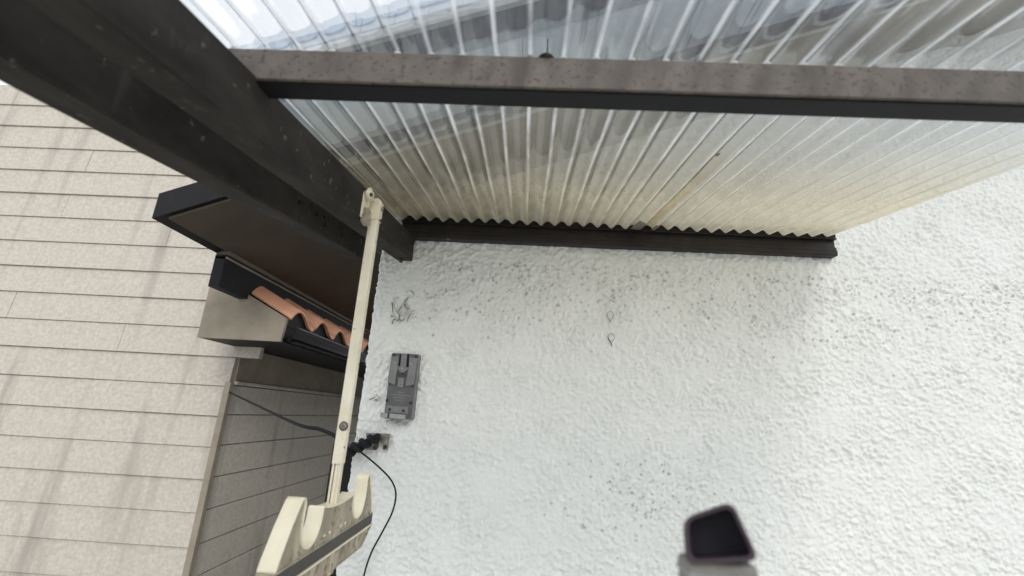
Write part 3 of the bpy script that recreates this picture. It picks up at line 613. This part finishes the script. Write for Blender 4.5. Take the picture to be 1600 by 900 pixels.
# S tiles: first course along the eave
TP = .298
tm = None
y = 2.455-TP*.1; k = 0
def tile_mesh():
    bm = bmesh.new(); top = []; bot = []
    n = 16; m = 7
    for i in range(n+1):
        u = i/n; yy = u*TP; w = math.sin(2*math.pi*u-.6); zz = .040*w+.005*math.sin(4*math.pi*u)+.006
        top.append([bm.verts.new((-j*.062, yy, zz+j*.033+.006)) for j in range(m+1)]); bot.append([bm.verts.new((-j*.062, yy, zz+j*.033-.008)) for j in range(m+1)])
    for i in range(n):
        for j in range(m):
            bm.faces.new((top[i][j], top[i+1][j], top[i+1][j+1], top[i][j+1])); bm.faces.new((bot[i][j], bot[i][j+1], bot[i+1][j+1], bot[i+1][j]))
        bm.faces.new((top[i][0], bot[i][0], bot[i+1][0], top[i+1][0])); bm.faces.new((top[i][m], top[i+1][m], bot[i+1][m], bot[i][m]))
    for i in (0, n):
        for j in range(m): bm.faces.new((top[i][j], top[i][j+1], bot[i][j+1], bot[i][j]))
    bmesh.ops.recalc_face_normals(bm, faces=bm.faces); me = bpy.data.meshes.new('roof_tile'); bm.to_mesh(me); bm.free(); me.materials.append(tileM)
    for p in me.polygons: p.use_smooth = True
    return me
tm = tile_mesh()
while y < NY1:
    o = bpy.data.objects.new('roof_tile', tm); COL.objects.link(o); o.parent = nb; o.matrix_parent_inverse = Matrix.Translation(-nb.location)
    o.location = (-1.292+random.uniform(-.004, .004), y, 2.022+random.uniform(-.002, .002)); y += TP+.0015
bm = bmesh.new(); y_ = 2.455-TP*.1; n_ = int((NY1-y_)/.02); lo = []; hi = []                # added black comb standing in for the shade in the hollows under the tiles
for i in range(n_):
    yy = y_+i*.02; u = ((yy-y_) % (TP+.0015))/(TP+.0015); w = math.sin(2*math.pi*u-.6); zt = 2.022+.040*w+.005*math.sin(4*math.pi*u)+.006+.010-.012
    lo.append(bm.verts.new((-1.312, yy, 1.96))); hi.append(bm.verts.new((-1.312, yy, zt)))
for i in range(n_-1): bm.faces.new((lo[i], lo[i+1], hi[i+1], hi[i]))
rr_ = bmesh.ops.extrude_face_region(bm, geom=bm.faces[:]); bmesh.ops.translate(bm, verts=[e for e in rr_['geom'] if isinstance(e, bmesh.types.BMVert)], vec=(-.004, 0, 0)); from_bm('hollow_shade', bm, blackM, nb)
bm = bmesh.new(); prism(bm, [(-1.775, 1.872), (-1.315, 1.872), (-1.305, 2.0), (-1.60, 2.15), (-1.775, 2.24)], NY0-.352, NY0-.331); from_bm('verge_board', bm, friM, nb)
# upper storey: black base board, trim, sloping soffit panels
box('base_board', (-1.60, NY0-.6, 2.096), (-1.545, NY1, 2.266), blackM, nb)
box('soffit_trim', (-1.60, NY0-.6, 2.2665), (-1.528, NY1, 2.288), trimM, nb, .003)
box('trim_groove', (-1.60, NY0-.6, 2.2465), (-1.538, NY1, 2.256), friM, nb)
SZ = lambda x: 2.90+.4*x
for a, c_ in ((NY0-1.0, 3.468), (3.474, 5.28), (5.286, 7.1), (7.106, NY1)):
    bm = bmesh.new(); q = [(-1.545, SZ(-1.545)), (-.965, SZ(-.965)), (-.965, SZ(-.965)+.012), (-1.545, SZ(-1.545)+.012)]; prism(bm, q, a, c_); from_bm('soffit_panel', bm, soffB, nb)
z = 3.7; k = 0
while z > .08:
    z0 = max(z-.1725, .05); xe = -1.752 if z < 1.9 else -1.602; x = -5.99; nxt = -5.99+.6+(k*.77) % 1.6
    while x < xe-.01:                                                      # lapped boards with staggered end joints
        e_ = min(nxt, xe); e_ = xe if xe-e_ < .25 else e_; yo = random.uniform(-.002, .002); bm = bmesh.new()
        v_ = [bm.verts.new(q) for q in ((x+.0015, NY0-.030+yo, z0+.004), (e_-.0015, NY0-.030+yo, z0+.004), (e_-.0015, NY0-.020+yo, z+.001), (x+.0015, NY0-.020+yo, z+.001), (x+.0015, NY0+.007, z0+.004), (e_-.0015, NY0+.007, z0+.004), (e_-.0015, NY0+.007, z+.001), (x+.0015, NY0+.007, z+.001))]
        for f_ in ((0, 1, 2, 3), (5, 4, 7, 6), (4, 0, 3, 7), (1, 5, 6, 2), (4, 5, 1, 0), (3, 2, 6, 7)): bm.faces.new([v_[i_] for i_ in f_])
        from_bm('siding_board', bm, sidM, nb); x = e_; nxt = e_+1.6
    z = z0; k += 1
box('corner_trim', (-1.775, NY0-.036, .04), (-1.738, NY0+.0, 1.66), friM, nb, .003)
box('corner_trim', (-1.66, NY0-.034, 2.3), (-1.596, NY0+.002, 3.72), friM, nb, .003)
bm = bmesh.new(); q = [(-1.60, SZ(-1.6)+.014), (-.95, SZ(-.95)+.014), (-.95, SZ(-.95)+.13), (-1.6, SZ(-1.6)+.13)]; prism(bm, q, NY0-1.02, NY1); from_bm('upper_roof', bm, blackM, nb)
box('upper_wall', (-6, NY0+.012, 2.30), (-1.605, NY1-.01, 3.69), sidM, nb)

# black downpipe just behind the corner of the white wall
dpp = thing('black_downpipe', (-.57, 1.6, 0), 'black square downpipe in the gap behind the white wall corner', 'downpipe')
box('pipe', (-.615, 1.56, .05), (-.527, 1.64, 1.437), blackM, dpp, .004)
box('pipe_shoe', (-.625, 1.545, 0), (-.527, 1.65, .06), blackM, dpp, .004)
